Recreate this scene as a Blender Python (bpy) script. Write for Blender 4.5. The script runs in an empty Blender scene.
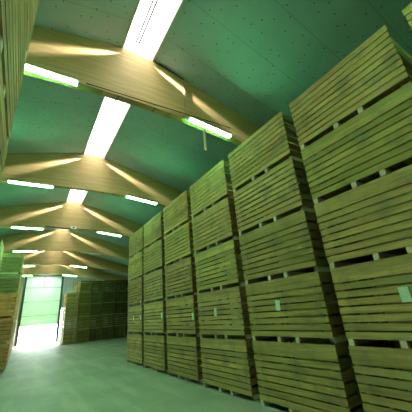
import bpy, math, random
from mathutils import Matrix, Vector
C = bpy.context.scene.collection
random.seed(7)
PI = math.pi

# ------------------------------------------------------------------ materials
def lin(c):
    return tuple(((v/12.92) if v <= .04045 else ((v+.055)/1.055)**2.4) for v in c)
class NT:
    def __init__(s, name):
        s.m = bpy.data.materials.new(name); s.m.use_nodes = True
        s.t = s.m.node_tree; s.t.nodes.clear()
        s.out = s.t.nodes.new('ShaderNodeOutputMaterial')
    def n(s, typ, **kw):
        nd = s.t.nodes.new(typ)
        for k, v in kw.items():
            if k.startswith('i_'):
                key = k[2:]
                key = int(key) if key.isdigit() else key.replace('_', ' ')
                nd.inputs[key].default_value = v
            else:
                setattr(nd, k, v)
        return nd
    def l(s, a, b): s.t.links.new(a, b)
    def math(s, op, a, b=None, c=None):
        nd = s.n('ShaderNodeMath', operation=op)
        for i, v in enumerate((a, b, c)):
            if v is None: continue
            if isinstance(v, (int, float)): nd.inputs[i].default_value = v
            else: s.l(v, nd.inputs[i])
        return nd.outputs[0]
    def mix(s, f, a, b, blend='MIX'):
        nd = s.n('ShaderNodeMix', data_type='RGBA', blend_type=blend)
        for i, v in ((0, f), (6, a), (7, b)):
            if isinstance(v, (int, float)): nd.inputs[i].default_value = v
            elif isinstance(v, tuple): nd.inputs[i].default_value = (*v[:3], 1)
            else: s.l(v, nd.inputs[i])
        return nd.outputs[2]
    def coords(s, scale=(1, 1, 1), kind='Object'):
        tc = s.n('ShaderNodeTexCoord'); mp = s.n('ShaderNodeMapping')
        mp.inputs['Scale'].default_value = scale
        s.l(tc.outputs[kind], mp.inputs['Vector']); return mp.outputs[0]
    def noise(s, vec, scale, detail=3, rough=.55):
        nd = s.n('ShaderNodeTexNoise'); nd.inputs['Scale'].default_value = scale
        nd.inputs['Detail'].default_value = detail; nd.inputs['Roughness'].default_value = rough
        s.l(vec, nd.inputs['Vector']); return nd.outputs[0]
    def ramp(s, fac, stops):
        nd = s.n('ShaderNodeValToRGB'); cr = nd.color_ramp
        while len(cr.elements) < len(stops): cr.elements.new(.5)
        for e, (p, c) in zip(cr.elements, stops):
            e.position = p; e.color = (*c, 1) if isinstance(c, tuple) else (c, c, c, 1)
        s.l(fac, nd.inputs[0]); return nd.outputs[0]
    def bsdf(s, col, rough=.7, metal=0, bump=None, bs=.3, bd=.01, spec=.3):
        b = s.n('ShaderNodeBsdfPrincipled')
        for k, v in (('Base Color', col), ('Roughness', rough), ('Metallic', metal)):
            if isinstance(v, tuple): b.inputs[k].default_value = (*v[:3], 1)
            elif isinstance(v, (int, float)): b.inputs[k].default_value = v
            else: s.l(v, b.inputs[k])
        b.inputs['Specular IOR Level'].default_value = spec
        if bump is not None:
            bp = s.n('ShaderNodeBump'); bp.inputs['Strength'].default_value = bs; bp.inputs['Distance'].default_value = bd
            s.l(bump, bp.inputs['Height']); s.l(bp.outputs[0], b.inputs['Normal'])
        s.l(b.outputs[0], s.out.inputs[0]); return b

def plain(name, col, rough=.6, metal=0):
    t = NT(name); t.bsdf(tuple(col), rough, metal); return t.m
def emis(name, col, st):
    t = NT(name); e = t.n('ShaderNodeEmission'); e.inputs[0].default_value = (*col, 1); e.inputs[1].default_value = st
    t.l(e.outputs[0], t.out.inputs[0]); return t.m

def plank_mat(name, scale):
    """weathered crate timber: streaky grain, per-board variation and a tint from the object colour"""
    t = NT(name)
    v = t.coords(scale)
    oi = t.n('ShaderNodeObjectInfo')
    add = t.n('ShaderNodeVectorMath', operation='ADD')
    cmb = t.n('ShaderNodeCombineXYZ')
    r9 = t.math('MULTIPLY', oi.outputs['Random'], 37.0)
    for i in range(3): t.l(r9, cmb.inputs[i])
    t.l(v, add.inputs[0]); t.l(cmb.outputs[0], add.inputs[1]); vv = add.outputs[0]
    at = t.n('ShaderNodeAttribute', attribute_name='board')
    g = t.noise(vv, 1.6, 5, .65)
    g2 = t.noise(vv, .35, 2)
    tc = t.coords((1, 1, 1))
    blot = t.noise(tc, 1.7, 4, .6)
    base = t.ramp(g, [(.25, (.38, .25, .09)), (.55, (.68, .46, .165)), (.8, (.90, .64, .28))])
    c = t.mix(t.math('MULTIPLY', at.outputs['Fac'], .6), base, (.24, .19, .09))
    c = t.mix(t.ramp(blot, [(.50, 0.), (.66, .65)]), c, (.22, .20, .13))
    c = t.mix(t.ramp(g2, [(.5, 0.), (.75, .3)]), c, (.62, .50, .26))
    c = t.mix(1.0, c, oi.outputs['Color'], 'MULTIPLY')
    t.bsdf(c, .8, 0, g, .5, .004, .2)
    return t.m

def beam_mat():
    t = NT('glulam_timber')
    tc = t.n('ShaderNodeTexCoord'); sp = t.n('ShaderNodeSeparateXYZ'); t.l(tc.outputs['Object'], sp.inputs[0])
    # laminations follow the cambered soffit: height above the arch
    x2 = t.math('MULTIPLY', t.math('MULTIPLY', sp.outputs[0], sp.outputs[0]), .02)
    h = t.math('ADD', sp.outputs[2], x2)
    lam = t.math('FLOOR', t.math('MULTIPLY', h, 1/.042))
    fr = t.math('FRACT', t.math('MULTIPLY', h, 1/.042))
    seg = t.math('FLOOR', t.math('ADD', t.math('MULTIPLY', sp.outputs[0], .33), t.math('MULTIPLY', lam, .37)))
    wn = t.n('ShaderNodeTexWhiteNoise', noise_dimensions='2D')
    cb = t.n('ShaderNodeCombineXYZ'); t.l(lam, cb.inputs[0]); t.l(seg, cb.inputs[1]); t.l(cb.outputs[0], wn.inputs['Vector'])
    cb2 = t.n('ShaderNodeCombineXYZ'); t.l(t.math('MULTIPLY', sp.outputs[0], .8), cb2.inputs[0]); t.l(t.math('MULTIPLY', h, 30), cb2.inputs[1])
    t.l(t.math('MULTIPLY', sp.outputs[1], 30), cb2.inputs[2])
    g = t.noise(cb2.outputs[0], 1.5, 4)
    base = t.ramp(g, [(.3, (.60, .42, .17)), (.7, (.80, .61, .30))])
    c = t.mix(t.math('MULTIPLY', wn.outputs[0], .45), base, (.46, .29, .085))
    line = t.math('LESS_THAN', fr, .12)
    c = t.mix(t.math('MULTIPLY', line, .45), c, (.20, .12, .04))
    t.bsdf(c, .6, 0, None)
    return t.m

def ceil_mat():
    t = NT('ceiling_foil_board')
    tc = t.n('ShaderNodeTexCoord'); sp = t.n('ShaderNodeSeparateXYZ'); t.l(tc.outputs['Object'], sp.inputs[0])
    n1 = t.noise(tc.outputs['Object'], 1.2, 4)
    c = t.ramp(n1, [(.3, (.42, .62, .76)), (.7, (.50, .72, .84))])
    # screw heads: one jittered dark dot in most cells of a grid
    vo = t.n('ShaderNodeTexVoronoi', feature='F1', voronoi_dimensions='2D'); vo.inputs['Randomness'].default_value = .9
    mp = t.n('ShaderNodeMapping'); mp.inputs['Scale'].default_value = (2.6, 2.6, 0.0)
    t.l(tc.outputs['Object'], mp.inputs[0]); t.l(mp.outputs[0], vo.inputs['Vector']); vo.inputs['Scale'].default_value = 1.0
    d = t.math('LESS_THAN', vo.outputs['Distance'], .05)
    c = t.mix(t.math('MULTIPLY', d, .75), c, (.04, .07, .06))
    # panel joints running down the slope
    fr = t.math('FRACT', t.math('MULTIPLY', sp.outputs[1], 1/1.2))
    j = t.math('LESS_THAN', fr, .012)
    c = t.mix(t.math('MULTIPLY', j, .45), c, (.07, .11, .10))
    t.bsdf(c, .55, 0, None, spec=.3)
    return t.m

def floor_mat():
    t = NT('dusty_concrete')
    v = t.coords((1, 1, 1))
    n1 = t.noise(v, .5, 5, .6)
    v2 = t.coords((1.3, .16, 1)); n2 = t.noise(v2, 1.1, 4, .6)
    n3 = t.noise(v, 14, 4, .7)
    c = t.ramp(n1, [(.3, (.17, .21, .16)), (.7, (.27, .32, .24))])
    c = t.mix(t.ramp(n2, [(.48, 0.), (.68, .55)]), c, (.42, .43, .35))
    c = t.mix(t.ramp(n3, [(.45, 0.), (.8, .5)]), c, (.18, .20, .17))
    t.bsdf(c, .6, 0, n3, .3, .004, .35)
    return t.m

M = {}
M['side'] = plank_mat('crate_board_long', (9, .9, 14))
M['end'] = plank_mat('crate_board_short', (.9, 9, 14))
M['post'] = plank_mat('crate_post_timber', (9, 9, .9))
def bearer_mat():
    t = NT('bearer_timber')
    v = t.coords((1, 14, 14)); g = t.noise(v, 1.5, 3)
    oi = t.n('ShaderNodeObjectInfo')
    c = t.ramp(g, [(.3, (.72, .58, .40)), (.7, (.93, .80, .60))])
    c = t.mix(1.0, c, oi.outputs['Color'], 'MULTIPLY')
    t.bsdf(c, .75); return t.m
M['bearer'] = bearer_mat()
M['beam'] = beam_mat()
M['ceil'] = ceil_mat()
M['floor'] = floor_mat()
M['white'] = plain('white_enamel', (.75, .77, .75), .45)
M['steel'] = plain('galvanised_steel', (.45, .47, .46), .4, .8)
M['bar'] = plain('grey_glazing_bar', (.05, .05, .052), .7)
M['dark'] = plain('dark_plastic', (.03, .03, .03), .5)
M['strap'] = plain('pale_yellow_wood_batten', (.80, .68, .42), .6)
def tag_mat():
    t = NT('printed_crate_card')
    v = t.coords((1, 1, 1)); 
    vo = t.n('ShaderNodeTexWave', wave_type='BANDS', bands_direction='Z'); vo.inputs['Scale'].default_value = 18; vo.inputs['Distortion'].default_value = 0
    t.l(v, vo.inputs['Vector'])
    n = t.noise(v, 60, 2)
    f = t.math('MULTIPLY', t.math('GREATER_THAN', vo.outputs['Fac'], .8), t.math('GREATER_THAN', n, .5))
    c = t.mix(t.math('MULTIPLY', f, .5), (.80, .95, .82), (.2, .33, .24))
    t.bsdf(c, .5); return t.m
M['tag'] = tag_mat()
def wall_mat(name, axis):
    t = NT(name)
    tc = t.n('ShaderNodeTexCoord'); sp = t.n('ShaderNodeSeparateXYZ'); t.l(tc.outputs['Object'], sp.inputs[0])
    fr = t.math('FRACT', t.math('MULTIPLY', sp.outputs[axis], 1/.9))
    j = t.math('LESS_THAN', fr, .04)
    n = t.noise(tc.outputs['Object'], .8, 3)
    c = t.ramp(n, [(.3, (.36, .42, .38)), (.7, (.46, .52, .47))])
    c = t.mix(t.math('MULTIPLY', j, .6), c, (.12, .15, .13))
    t.bsdf(c, .5); return t.m
M['wall_x'] = wall_mat('sheet_cladding_gable', 0)
M['wall_y'] = wall_mat('sheet_cladding_side', 1)
def door_mat():
    # translucent sectional door lit by the daylight behind it
    t = NT('translucent_door_section')
    d = t.n('ShaderNodeBsdfDiffuse'); d.inputs[0].default_value = (.62, .74, .64, 1)
    tr = t.n('ShaderNodeBsdfTranslucent'); tr.inputs[0].default_value = (.04, .10, .045, 1)
    mx = t.n('ShaderNodeAddShader'); t.l(d.outputs[0], mx.inputs[0]); t.l(tr.outputs[0], mx.inputs[1])
    t.l(mx.outputs[0], t.out.inputs[0]); return t.m
M['doorskin'] = door_mat()
M['doorframe'] = plain('dark_green_door_frame', (.05, .08, .06), .5, .2)
M['rail'] = plain('grey_door_rail', (.22, .28, .24), .5, .2)
def sky_mat(SKYLIGHT, nm):
    t = NT(nm)
    tc = t.n('ShaderNodeTexCoord'); sp = t.n('ShaderNodeSeparateXYZ'); t.l(tc.outputs['Object'], sp.inputs[0])
    n = t.noise(t.coords((6, 1.2, 1)), 1.0, 4)
    c = t.ramp(n, [(.35, (.78, .76, .74)), (.65, (1, .95, .87))])
    w = t.math('FRACT', t.math('MULTIPLY', sp.outputs[1], 1/.6))
    j = t.math('LESS_THAN', w, .03)
    c = t.mix(t.math('MULTIPLY', j, .35), c, (.6, .62, .66))
    e = t.n('ShaderNodeEmission'); t.l(c, e.inputs[0]); e.inputs[1].default_value = SKYLIGHT
    t.l(e.outputs[0], t.out.inputs[0]); return t.m
SKYLIGHT = 5.0
M['sky'] = sky_mat(SKYLIGHT, 'skylight_polycarbonate')
M['tube'] = emis('green_white_fluorescent_tube', (.22, 1.0, .32), 60.0)
M['tube_off'] = plain('unlit_fluorescent_tube', (.85, .9, .85), .3)
M['glassy'] = NT('window_glass')
_g = M['glassy']; _b = _g.n('ShaderNodeBsdfTransparent'); _b.inputs[0].default_value = (.93, .96, .94, 1)
_gl = _g.n('ShaderNodeBsdfGlossy'); _gl.inputs['Roughness'].default_value = .05
_mx = _g.n('ShaderNodeMixShader'); _mx.inputs[0].default_value = .06
_g.l(_b.outputs[0], _mx.inputs[1]); _g.l(_gl.outputs[0], _mx.inputs[2]); _g.l(_mx.outputs[0], _g.out.inputs[0]); M['glassy'] = _g.m
M['yard'] = plain('pale_concrete_yard', (.7, .7, .68), .8)

# ------------------------------------------------------------------ geometry helpers
class MB:
    def __init__(s): s.v = []; s.f = []; s.b = []
    def add(s, vs, fs, board=0.):
        o = len(s.v); s.v += [tuple(p) for p in vs]; s.f += [tuple(i+o for i in f) for f in fs]; s.b += [board]*len(fs)
    def box(s, x0, x1, y0, y1, z0, z1, board=0., rot=None, ch=0.):
        vs = [(x, y, z) for z in (z0, z1) for y in (y0, y1) for x in (x0, x1)]
        if rot is not None: vs = [rot @ Vector(p) for p in vs]
        s.add(vs, [(0, 2, 3, 1), (4, 5, 7, 6), (0, 1, 5, 4), (2, 6, 7, 3), (0, 4, 6, 2), (1, 3, 7, 5)], board)
    def tube(s, a, b, r, n=10, r2=None):
        a = Vector(a); b = Vector(b); d = (b-a).normalized(); r2 = r if r2 is None else r2
        u = d.orthogonal().normalized(); w = d.cross(u)
        vs = [a+(u*math.cos(2*PI*i/n)+w*math.sin(2*PI*i/n))*r for i in range(n)] + [b+(u*math.cos(2*PI*i/n)+w*math.sin(2*PI*i/n))*r2 for i in range(n)]
        fs = [(i, (i+1) % n, n+(i+1) % n, n+i) for i in range(n)] + [tuple(range(n))[::-1], tuple(range(n, 2*n))]
        s.add(vs, fs)
    def prism(s, pts, y0, y1):
        """closed outline in x,z pushed from y0 to y1"""
        n = len(pts)
        vs = [(x, y0, z) for x, z in pts] + [(x, y1, z) for x, z in pts]
        fs = [(i, (i+1) % n, n+(i+1) % n, n+i) for i in range(n)] + [tuple(range(n))[::-1], tuple(range(n, 2*n))]
        s.add(vs, fs)
    def mesh(s, name, mat):
        me = bpy.data.meshes.new(name); me.from_pydata(s.v, [], s.f); me.update()
        a = me.attributes.new('board', 'FLOAT', 'FACE'); a.data.foreach_set('value', s.b)
        me.materials.append(mat)
        import bmesh
        bm = bmesh.new(); bm.from_mesh(me); bmesh.ops.recalc_face_normals(bm, faces=bm.faces); bm.to_mesh(me); bm.free()
        return me
    def build(s, name, mat, parent=None, loc=None):
        o = bpy.data.objects.new(name, s.mesh(name, mat)); C.objects.link(o)
        if parent: o.parent = parent
        if loc: o.location = loc
        return o
def tag(o, label=None, cat=None, group=None, kind=None):
    if label: o['label'] = label
    if cat: o['category'] = cat
    if group: o['group'] = group
    if kind: o['kind'] = kind
    return o
def thing(name, loc, rz=0):
    o = bpy.data.objects.new(name, None); C.objects.link(o); o.location = loc; o.rotation_euler = (0, 0, rz)
    o.empty_display_size = .2; return o
def dup(root, loc, rz=0):
    r = root.copy(); C.objects.link(r); r.location = loc; r.rotation_euler = (0, 0, rz)
    for ch in list(root.children):
        if ch.name.startswith('label_card'): continue
        c = ch.copy(); C.objects.link(c); c.parent = r
        for g in list(ch.children):
            d = g.copy(); C.objects.link(d); d.parent = c
    return r
def struct(name, mb, mat): return tag(mb.build(name, mat), kind='structure')

# ------------------------------------------------------------------ hall dimensions (metres)
RX = 1.9                 # ridge line x
RZ = 9.25                # ridge height
SL = .262                # roof slope
XL, XR = -8.1, 11.9      # side walls
Y0, Y1 = -12.6, 42.0     # gable walls
BEAM_Y = [5.6+6.073*i for i in range(-2, 7)]
LAMP_Z = 7.15
SKW = .47
def roof(x): return RZ - SL*abs(x-RX)

# floor, yard
m = MB(); m.box(XL-.2, XR+.2, Y0-.2, Y1+.25, -.3, 0); struct('floor', m, M['floor'])
m = MB(); m.box(-40, 40, Y1+.25, Y1+40, -.35, -.03); m.box(-40, 40, Y0-40, Y0-.2, -.35, -.03); tag(m.build('ground', M['yard']), kind='structure')
# ceiling: two slopes, slot for the skylight
m = MB()
m.prism([(XL-.2, roof(XL-.2)), (RX-SKW, roof(RX-SKW)), (RX-SKW, roof(RX-SKW)+.25), (XL-.2, roof(XL-.2)+.25)], Y0-.2, Y1+.25)
m.prism([(XR+.2, roof(XR+.2)), (RX+SKW, roof(RX+SKW)), (RX+SKW, roof(RX+SKW)+.25), (XR+.2, roof(XR+.2)+.25)], Y0-.2, Y1+.25)
struct('ceiling', m, M['ceil'])
# skylight curb
m = MB()
for s in (-1, 1):
    x = RX+s*(SKW-.03)
    m.box(min(x, x+s*.045), max(x, x+s*.045), Y0-.2, Y1+.25, roof(RX+SKW)-.035, roof(RX+SKW)+.56)
struct('trim_1', m, M['white'])
# side walls
m = MB(); m.box(XL-.2, XL, Y0, Y1, 0, roof(XL)+.02); struct('wall_left', m, M['wall_y'])
m = MB(); m.box(XR, XR+.2, Y0, Y1, 0, roof(XR)+.02); struct('wall_right', m, M['wall_y'])
# gable walls
DX0, DX1, DZ, DT = -.02, 3.93, 6.5, 7.95
WX0, WX1, WZ = 4.16, 4.78, 3.95
def gable(y0, y1, name, mat, openings):
    m = MB()
    xs = sorted({XL-.2, XR+.2, RX, *[o[0] for o in openings], *[o[1] for o in openings]})
    for a, b in zip(xs[:-1], xs[1:]):
        z = 0
        for (p, q, h) in openings:
            if a >= p-1e-6 and b <= q+1e-6: z = h
        m.prism([(a, z), (b, z), (b, roof(b)+.2), (a, roof(a)+.2)], y0, y1)
    return struct(name, m, mat)
gable(Y1, Y1+.22, 'wall_front', M['wall_x'], [(DX0, DX1, DT), (WX0, WX1, WZ)])
gable(Y0-.2, Y0, 'wall_back', M['wall_x'], [(-1.0, 4.0, 4.6)])

# ------------------------------------------------------------------ far sectional door, pulled up a third
d = thing('door_1', (0, Y1-.06, 0)); tag(d, kind='structure')
OPENZ = 2.08; ns = 8; hh = (DZ-OPENZ)/ns
for i in range(ns):
    z = OPENZ+i*hh
    m = MB(); m.box(DX0-.05, DX1+.05, -.02, .02, z, z+hh-.002)
    m.box(DX0-.05, DX1+.05, -.035, -.02, z+hh*.5-.012, z+hh*.5+.012)
    m.build('door_section', M['doorskin'], d)
m = MB()
for i in (2, 5): m.box(DX0-.05, DX1+.05, -.06, -.02, OPENZ+i*hh-.025, OPENZ+i*hh+.025)
m.box(DX0-.05, DX1+.05, -.05, .02, OPENZ-.05, OPENZ+.02)
m.build('door_rail', M['rail'], d)
m = MB()
m.box(DX0-.22, DX0, -.16, .06, 0, DT+.05); m.build('door_jamb', M['doorframe'], d)
m = MB(); m.box(DX1, DX1+.22, -.16, .06, 0, DT+.05); m.build('door_jamb', M['doorframe'], d)
m = MB(); m.box(DX0-.22, DX1+.22, -.16, .06, DT+.03, DT+.26); m.build('door_header', M['doorframe'], d)
m = MB(); m.box(DX0, DX1, .03, .06, DZ+.06, DT+.03); m.build('transom_panel', M['doorskin'], d)
m = MB(); m.box((DX0+DX1)/2-.04, (DX0+DX1)/2+.04, -.03, .03, DZ+.09, DT+.03); m.build('mullion', M['rail'], d)
m = MB(); m.box(DX0, DX1, -.05, .06, DZ-.01, DZ+.07); m.build('transom', M['rail'], d)
# narrow glazed strip beside the door
w = thing('window_1', (0, Y1+.08, 0)); tag(w, kind='structure')
m = MB()
for x in (WX0, (WX0+WX1)/2-.04, WX1-.07): m.box(x, x+.09, -.05, .05, 0, WZ)
for z in (0, 1.25, 2.5, WZ-.08): m.box(WX0, WX1, -.04, .04, z, z+.09)
m.build('window_frame', M['doorframe'], w)
m = MB(); m.box(WX0, WX1, -.01, .01, .05, WZ-.03); m.build('pane', M['glassy'], w)
# sectional door behind the camera, closed
d2 = thing('door_2', (1.5, Y0+.05, 0)); tag(d2, kind='structure')
m = MB(); m.box(-2.75, -2.5, -.1, .12, 0, 4.85); m.build('door_jamb', M['doorframe'], d2)
m = MB(); m.box(2.5, 2.75, -.1, .12, 0, 4.85); m.build('door_jamb', M['doorframe'], d2)
m = MB(); m.box(-2.75, 2.75, -.1, .12, 4.6, 4.85); m.build('door_header', M['doorframe'], d2)
for i in range(6):
    m = MB(); m.box(-2.5, 2.5, -.12, -.08, i*.766+.01, (i+1)*.766-.005); m.build('door_section', M['wall_x'], d2)

# ------------------------------------------------------------------ glulam beams
N = 40
bx = [XL+.02+(XR-XL-.04)*i/N for i in range(N+1)]
def soff(x):
    a = abs(x-RX)
    return 7.35-.019*a*a if a < 5.5 else 7.35-.019*5.5**2-.21*(a-5.5)
ordn = ['first', 'second', 'third', 'fourth', 'fifth', 'sixth', 'seventh', 'eighth', 'ninth', 'tenth']
m = MB()
pts = [(x-RX, soff(x)) for x in bx]+[(x-RX, roof(x)-.002) for x in bx[::-1] if abs(x-RX) > SKW+.1] 
# keep the top outline in order and flat under the skylight
top = [(x-RX, roof(x)-.004) for x in bx[::-1]]
k = next(i for i, (x, z) in enumerate(top) if x <= 0)
pts = [(x-RX, soff(x)) for x in bx]+[p for p in top if p[0] > SKW+.05]+[(SKW-.0, roof(RX+SKW)-.04), (-SKW+.0, roof(RX+SKW)-.04)]+[p for p in top if p[0] < -SKW-.05]
beam_mesh = None
for i, by in enumerate(BEAM_Y):
    if beam_mesh is None:
        m.prism(pts, 0, .2); beam_mesh = m.mesh('roof_beam', M['beam'])
    o = bpy.data.objects.new('roof_beam', beam_mesh); C.objects.link(o); o.location = (RX, by+.05, 0)
    j = i-2
    if j >= 0:
        lab = ['deep curved glulam roof beam nearest the camera, across the top of the photo',
               'second curved glulam roof beam, behind the nearest one',
               'third curved glulam roof beam, its soffit hiding the far skylight',
               'fourth curved glulam roof beam with two pale streaks of light',
               'fifth curved glulam roof beam, dim brown, beyond the four nearer ones',
               'sixth curved glulam roof beam, last before the far door wall',
               'glulam roof beam set against the far gable wall'][j]
    else:
        lab = 'glulam roof beam overhead behind the camera, ' + ['further back', 'closest to the camera'][i]
    tag(o, lab, 'beam', 'curved glulam roof beams')

# ------------------------------------------------------------------ skylight bays
bays = [(Y0+.02, BEAM_Y[0]+.05)] + [(BEAM_Y[i]+.25, BEAM_Y[i+1]+.05) for i in range(len(BEAM_Y)-2)]
for i, (ya, yb) in enumerate(bays):
    s = thing('skylight', (RX, (ya+yb)/2, roof(RX+SKW)+.42))
    hl = (yb-ya)/2
    lab = ['translucent ridge skylight bay well behind the camera',
           'translucent ridge skylight bay just behind the camera', 'large bright ridge skylight strip at the top edge of the photo, before the nearest beam',
           'bright ridge skylight strip between the first and second roof beams',
           'small bright ridge skylight strip between the second and third roof beams',
           'ridge skylight strip beyond the third roof beam', 'ridge skylight strip beyond the fourth roof beam',
           'ridge skylight strip beyond the fifth roof beam'][i]
    tag(s, lab, 'skylight', 'ridge skylight strips')
    for q in (-1, 1):
        m = MB()
        m.add([(0, -hl, .10), (q*(SKW), -hl, .0), (q*(SKW), hl, .0), (0, hl, .10),
               (0, -hl, .116), (q*(SKW), -hl, .016), (q*(SKW), hl, .016), (0, hl, .116)],
              [(0, 1, 2, 3), (4, 7, 6, 5), (0, 4, 5, 1), (1, 5, 6, 2), (2, 6, 7, 3), (3, 7, 4, 0)])
        m.build('glazing_panel', M['sky'], s)
    m = MB()
    for x in (-.075, .02): m.box(x, x+.035, -hl, hl, .02, .09)
    for x in (-.30, .28): m.box(x, x+.014, -hl, hl, .0, .04)
    m.build('ridge_bar', M['bar'], s)
    m = MB()
    for y in (-hl-.02,): m.prism([(-SKW, -.42), (SKW, -.42), (SKW, .02), (0, .12), (-SKW, .02)], y, y+.03)
    m.build('end_closure', M['white'], s)
    e2 = MB(); e2.v = [(x, y+2*hl+.01, z) for x, y, z in m.v]; e2.f = m.f; e2.b = m.b; e2.build('end_closure', M['white'], s)
    m = MB()
    for y in (-hl+.35, -hl+.95): m.box(-SKW+.035, SKW-.035, y, y+.03, -.03, .0)
    m.box(-.16, -.13, -hl+.35, -hl+.95, -.02, .01); m.box(.10, .13, -hl+.35, -hl+.95, -.02, .01)
    m.build('opener_frame', M['bar'], s)

# ------------------------------------------------------------------ fluorescent lamps
LX = (-.34, 4.15)
def lamp(name_label, loc, ry, on=True):
    s = thing('fluorescent_lamp', loc); s.rotation_euler = (0, ry, 0)
    tag(s, name_label, 'lamp', 'fluorescent lamps along the roof beams')
    m = MB()
    prof = [(-.08, .03), (-.04, .07), (.04, .07), (.08, .03), (.07, .018), (-.07, .018)]
    n = len(prof); L = .78
    vs = [(-L, y, z) for y, z in prof]+[(L, y, z) for y, z in prof]
    m.add(vs, [(i, (i+1) % n, n+(i+1) % n, n+i) for i in range(n)]+[tuple(range(n)), tuple(range(n, 2*n))[::-1]])
    m.build('lamp_housing', M['white'], s)
    for y in (-.045, .045):
        m = MB(); m.tube((-.74, y, -.006), (.74, y, -.006), .02, 10); m.build('tube', M['tube'] if on else M['tube_off'], s)
    for x in (-1, 1):
        m = MB(); m.box(min(x*.74, x*.785), max(x*.74, x*.785), -.08, .08, -.028, .035); m.build('end_cap', M['white'], s)
    m = MB()
    for x in (-.5, .5): m.tube((x, .0, .07), (x, .0, .12), .006, 6); m.box(x-.02, x+.02, -.01, .12, .115, .125)
    m.build('hanger', M['steel'], s)
    return s
for j, by in enumerate(BEAM_Y):
    if j in (0, len(BEAM_Y)-1): continue
    jj = j-2
    for side in (0, 1):
        ry = math.radians(-1.0 if side == 0 else 6.0)
        off = (side == 1 and jj == 3)
        sw = 'left' if side == 0 else 'right'
        if jj >= 0:
            pos = ['nearest', 'second nearest', 'third nearest', 'fourth', 'fifth', 'furthest'][jj]
            if off: lab = 'unlit fluorescent lamp in the right row, showing as a thin pale line'
            else: lab = f'green glowing fluorescent lamp, {pos} in the {sw} hand row under the beams'
        else:
            lab = f'green fluorescent lamp behind the camera, {sw} hand row'
        lamp(lab, (LX[side], by-.075, LAMP_Z+.0), ry, not off)

# small fittings on the nearest and third beams
f = thing('electrical_conduit', (3.36, BEAM_Y[2]+.03, 7.25))
m = MB(); m.tube((0, .010, .07), (0, .010, roof(3.36)-7.25-.04), .007, 8); m.build('riser_pipe', M['rail'], f)
m = MB(); m.tube((-.84, -.02, roof(2.52)-7.25-.06), (0, -.02, roof(3.36)-7.25-.06), .016, 8); m.build('slope_pipe', M['dark'], f)
m = MB(); m.box(-.03, .03, -.02, .015, .045, .10); m.build('junction_box', M['white'], f)
tag(f, 'thin grey conduit running down the face of the nearest roof beam', 'conduit')
m = MB(); m.box(-.03, .03, -.012, .012, -.80, 0); m.box(-.045, .045, -.02, .02, -.03, .0)
o = m.build('hanging_batten', M['strap'], None, (3.83, BEAM_Y[2]-.16, 7.02)); tag(o, 'pale batten hanging straight down from the nearest right hand lamp', 'batten')
m = MB(); m.tube((0, 0, 0), (4.4, 0, .17), .014, 6); 
o = m.build('cable_tray', M['dark'], None, (.6, BEAM_Y[2]-.0, soff(.6)+.02))
tag(o, 'thin dark cable run along the bottom edge of the nearest roof beam', 'cable')
f = thing('sensor_box', (2.0, BEAM_Y[4]+.0, soff(2.0)-.02))
m = MB(); m.box(-.16, .16, -.08, .05, 0, .16); m.build('box', M['white'], f)
m = MB(); m.tube((0, -.10, .08), (0, -.08, .08), .05, 12); m.build('dial', M['dark'], f)
m = MB(); m.tube((-1.5, 0, .03), (1.4, 0, .03), .02, 6); m.build('cable', M['dark'], f)
tag(f, 'small pale sensor box with a cable under the third roof beam', 'sensor')

# ------------------------------------------------------------------ potato crates
CW, CD, CH = 2.10, 1.15, 1.24      # length, depth, stacking height
def boards(m, x0, x1, y0, y1, wide, seed, nb=9):
    """nine boards one above another with narrow gaps; wide closes the top joint"""
    rnd = random.Random(seed); z = .10; p = (CH-.10-.006)/nb
    for i in range(nb):
        g = .052 if nb == 6 else ((.024 if wide else .028) if not (wide and i == 7) else .001)
        if i == nb-1: g = 0
        e = rnd.uniform(-.003, .003)
        ax = (x1-x0) < (y1-y0)
        a, b = (x0+e, x1+e) if ax else (x0+rnd.uniform(-.006, .006), x1+rnd.uniform(-.006, .006))
        c, d_ = (y0+rnd.uniform(-.006, .006), y1+rnd.uniform(-.006, .006)) if ax else (y0+e, y1+e)
        m.box(a, b, c, d_, z+i*p+rnd.uniform(-.001, .001), z+(i+1)*p-g, board=rnd.random())
crate_meshes = {}
def crate_proto(wide, seed, slats=9):
    ms = []
    T = .024; hx, hy = CD/2, CW/2
    for s in (-1, 1):
        m = MB(); boards(m, *(sorted((s*hx, s*(hx-T)))), -hy, hy, wide, seed*10+s, slats); ms.append(('side_panel', m.mesh('side_panel', M['side']), 'side'))
        m = MB(); boards(m, -hx+T+.002, hx-T-.002, *(sorted((s*(hy-.06), s*(hy-.06-T)))), wide, seed*10+3+s, 6); ms.append(('end_panel', m.mesh('end_panel', M['end']), 'end'))
    for sx in (-1, 1):
        for sy in (-1, 1):
            m = MB(); x = sx*(hx-T-.005); y = sy*(hy-T-.064)
            m.box(*sorted((x, x-sx*.07)), *sorted((y, y-sy*.07)), .122, CH-.03); ms.append(('corner_post', m.mesh('corner_post', M['post']), 'post'))
    m = MB()
    for i in range(9):
        y = -hy+.06+i*(CW-.12)/9; m.box(-hx+T+.004, hx-T-.004, y, y+(CW-.12)/9-.012, .101, .12, board=random.random())
    ms.append(('base_boards', m.mesh('base_boards', M['end']), 'end'))
    for y, inset in ((hy-.06, 0), (hy-.84, 0), (hy-1.32, 0), (-hy+.12, .14)):
        m = MB(); m.box(-hx+inset+.004, hx-.004-inset, y-.045, y+.045, .0, .098); ms.append(('bearer', m.mesh('bearer', M['bearer']), 'bearer'))
    return ms
for wd in (0, 1):
    for sd in range(3): crate_meshes[(wd, sd)] = crate_proto(wd, sd+1+3*wd)
for sd in range(3): crate_meshes[(2, sd)] = crate_proto(0, sd+9, 6)
protos = {}
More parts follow.
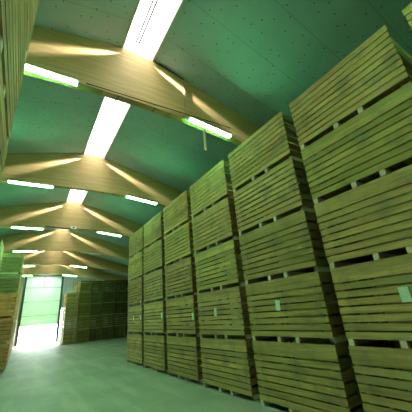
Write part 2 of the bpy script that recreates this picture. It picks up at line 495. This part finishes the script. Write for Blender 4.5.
def crate(loc, rz, wide, tint, label, group, far=False):
    sd = random.randrange(3); key = (2 if wide == 2 else (1 if wide else 0), sd)
    if key not in protos:
        r = thing('potato_crate', loc)
        for nm, me, _ in crate_meshes[key]:
            o = bpy.data.objects.new(nm, me); C.objects.link(o); o.parent = r
        protos[key] = r; r.rotation_euler = (0, 0, rz)
    else:
        r = dup(protos[key], loc, rz)
    for c in r.children:
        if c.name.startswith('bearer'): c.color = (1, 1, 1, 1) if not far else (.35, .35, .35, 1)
        elif c.name.startswith(('end_panel', 'base_boards', 'corner_post')): c.color = (tint[0]*.52, tint[1]*.5, tint[2]*.48, 1)  # ends, base and posts tinted darker: stack-gap shade put into the colour
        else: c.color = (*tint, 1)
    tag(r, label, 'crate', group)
    return r
rown = ['bottom crate', 'second crate up', 'third crate up', 'fourth crate up', 'top crate']
def tint(base=(1, 1, 1), v=.12):
    k = 1+random.uniform(-v, v); return (base[0]*k*(1+random.uniform(-.05, .05)), base[1]*k, base[2]*k*(1+random.uniform(-.08, .08)))
def card(parent, y, z, h=.21, w_=.13, rot=0):
    # y, z in the crate's own frame, on its aisle face
    m = MB(); x = -CD/2-.006
    m.box(x-.004, x, y-w_/2, y+w_/2, z-h/2, z+h/2)
    if rot: 
        c = Vector((x, y, z)); R_ = Matrix.Rotation(rot, 3, 'X'); m.v = [tuple(c+R_ @ (Vector(p)-c)) for p in m.v]
    o = m.build('label_card', M['tag'], parent); o['label'] = 'pale green printed paper card'
YF0, PITCH, GAP = 2.984, 2.3586, .25
XF = 4.55
stackn = ['stack cut off by the right edge', 'nearest full stack of the right row', 'second full stack of the right row', 'third full stack of the right row',
          'fourth full stack of the right row', 'fifth full stack of the right row', 'sixth, furthest stack of the right row']
cards = {(1, 1): (1.92, 1.94), (2, 1): (4.36, 1.94), (3, 1): (6.74, 1.90), (4, 1): (8.03, 1.84), (5, 1): (10.42, 1.94), (6, 1): (12.84, 1.94)}
extra = {(6, 1): (13.8, 1.92), (6, 2): (12.84, 2.56)}
tints = {(4, 3): (1.30, 1.45, 1.25), (2, 4): (1.0, .95, .85), (6, 3): (1.1, 1.2, 1.1), (4, 0): (.85, .85, .85), (3, 2): (1.0, 1.15, 1.0), (1, 3): (.95, 1.05, .9)}
for s in range(-1, 7):
    yfar = YF0+(s-1)*PITCH; yc = yfar-CW/2-.005
    if s == -1: continue
    for r in range(5):
        lab = f'slatted wooden crate, {rown[r]} in the {stackn[s]}'
        jx = random.uniform(-.008, .012) if r else 0; jy = random.uniform(-.012, .012) if r else 0
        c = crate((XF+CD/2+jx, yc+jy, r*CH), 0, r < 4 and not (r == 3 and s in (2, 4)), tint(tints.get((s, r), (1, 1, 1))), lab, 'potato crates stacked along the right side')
        for dct in (cards, extra):
            if (s, r) in dct:
                y, z = dct[(s, r)]; card(c, y-(yc+jy), z-r*CH, rot=random.uniform(-.12, .12))
# a second row behind the nearest stacks
for s in range(0, 4):
    yc = YF0+(s-1)*PITCH-CW/2-.005
    for r in range(5):
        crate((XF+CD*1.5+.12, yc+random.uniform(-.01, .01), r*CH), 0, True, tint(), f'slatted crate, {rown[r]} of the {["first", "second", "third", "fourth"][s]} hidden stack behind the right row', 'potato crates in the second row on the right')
# left side, beside the camera
for k, yc in enumerate((2.09, -.26)):
    for r in range(5):
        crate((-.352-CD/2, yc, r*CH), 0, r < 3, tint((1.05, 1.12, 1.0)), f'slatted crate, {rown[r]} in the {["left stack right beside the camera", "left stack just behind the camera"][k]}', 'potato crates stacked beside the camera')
# left side, further down the hall
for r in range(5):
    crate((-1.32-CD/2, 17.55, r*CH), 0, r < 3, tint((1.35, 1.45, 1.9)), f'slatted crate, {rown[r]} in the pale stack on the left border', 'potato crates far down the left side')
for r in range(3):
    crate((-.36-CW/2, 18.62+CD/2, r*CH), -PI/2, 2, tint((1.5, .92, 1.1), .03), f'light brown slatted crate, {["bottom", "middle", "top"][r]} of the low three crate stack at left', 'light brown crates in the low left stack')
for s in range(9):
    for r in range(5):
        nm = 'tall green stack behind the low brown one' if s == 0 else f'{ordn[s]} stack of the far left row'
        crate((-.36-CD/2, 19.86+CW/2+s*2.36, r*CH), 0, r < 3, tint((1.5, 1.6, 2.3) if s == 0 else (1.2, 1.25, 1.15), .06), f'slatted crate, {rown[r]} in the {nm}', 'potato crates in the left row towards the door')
# block of stacks at the far right, beside the door
cx = 3.74
cols = ['low lighter column beside the far door', 'second column of the far block', 'third column of the far block', 'fourth column of the far block', 'last column of the far block', 'far block column hidden at the right']
for s in range(6):
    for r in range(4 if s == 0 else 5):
        crate((cx+CD/2+s*(CD+.09), 33.0+CW/2+(.35 if s in (2,) else 0), r*CH), 0, s % 2 == 0, tint((1.3, 1.3, 1.3) if s == 0 else ((.55, .6, .5), (.8, .8, .62), (.6, .66, .55), (.45, .5, .42), (.4, .45, .38), (.4, .42, .38))[s]), f'slatted crate, {rown[r]} in the {cols[s]}', 'potato crates in the far block beside the door', True)  # most columns tinted darker, painting in the dim far corner
for r in range(5):
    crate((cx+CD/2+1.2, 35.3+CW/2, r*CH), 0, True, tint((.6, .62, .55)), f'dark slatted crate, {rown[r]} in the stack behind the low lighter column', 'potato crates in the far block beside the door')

# ------------------------------------------------------------------ light
W = bpy.data.worlds.new('overcast_sky'); bpy.context.scene.world = W; W.use_nodes = True
nt = W.node_tree; bg = nt.nodes['Background']
bg.inputs[0].default_value = (.93, .97, 1.0, 1); bg.inputs[1].default_value = 18.0
def area(name, loc, rot, sx, sy, power, col, spread=PI):
    l = bpy.data.lights.new(name, 'AREA'); l.shape = 'RECTANGLE'; l.size = sx; l.size_y = sy; l.energy = power; l.color = col; l.spread = spread
    o = bpy.data.objects.new(name, l); C.objects.link(o); o.location = loc; o.rotation_euler = rot; return o
# sky portals in the openings (they only guide the sampling of the sky)
for nm, loc, rot, sx, sy in (('far_door_portal', (1.95, Y1+.2, 1.05), (-PI/2, 0, 0), 3.9, 2.1),):
    o = area(nm, loc, rot, sx, sy, 1, (1, 1, 1)); o.data.cycles.is_portal = True
# added spots at the ridge, standing in for daylight raking down beam faces
SPOT = 850
for i, by in enumerate(BEAM_Y[:-1]):
    for s in (-1, 1):
        for yw, en, cone in ((.045, SPOT, 13), (.028, SPOT*2.2, 8)):
         l = bpy.data.lights.new('streak_spot', 'SPOT'); l.energy = en; l.color = (1, .96, .90); l.spot_size = math.radians(cone); l.spot_blend = .8; l.shadow_soft_size = .015
         o = bpy.data.objects.new('streak_spot', l); C.objects.link(o); o.location = (RX+s*.05, by+.05-.09, 9.07)
         d_ = Vector((s*math.cos(.455), yw, -math.sin(.455)))
         o.rotation_euler = d_.to_track_quat('-Z', 'Y').to_euler()

# ------------------------------------------------------------------ camera
yaw, pitch, roll, fpx, hc = 5.93276369e-01, 3.68997773e-01, -8.87618972e-02, 271.317914, 1.95051554
f_ = Vector((math.sin(yaw)*math.cos(pitch), math.cos(yaw)*math.cos(pitch), math.sin(pitch)))
r_ = Vector((math.cos(yaw), -math.sin(yaw), 0)); u_ = r_.cross(f_)
r2 = math.cos(roll)*r_+math.sin(roll)*u_; u2 = -math.sin(roll)*r_+math.cos(roll)*u_
cam = bpy.data.cameras.new('camera'); cam.sensor_width = 36; cam.lens = fpx/412*36; cam.clip_start = .02
co = bpy.data.objects.new('camera', cam); C.objects.link(co)
co.matrix_world = Matrix(((r2.x, u2.x, -f_.x, 0), (r2.y, u2.y, -f_.y, 0), (r2.z, u2.z, -f_.z, hc), (0, 0, 0, 1)))
sc = bpy.context.scene; sc.camera = co
sc.view_settings.view_transform = 'Standard'; sc.view_settings.look = 'None'; sc.view_settings.gamma = 1; sc.view_settings.use_curve_mapping = False
sc.view_settings.exposure = 1.15
sc.cycles.max_bounces = 8; sc.cycles.diffuse_bounces = 2
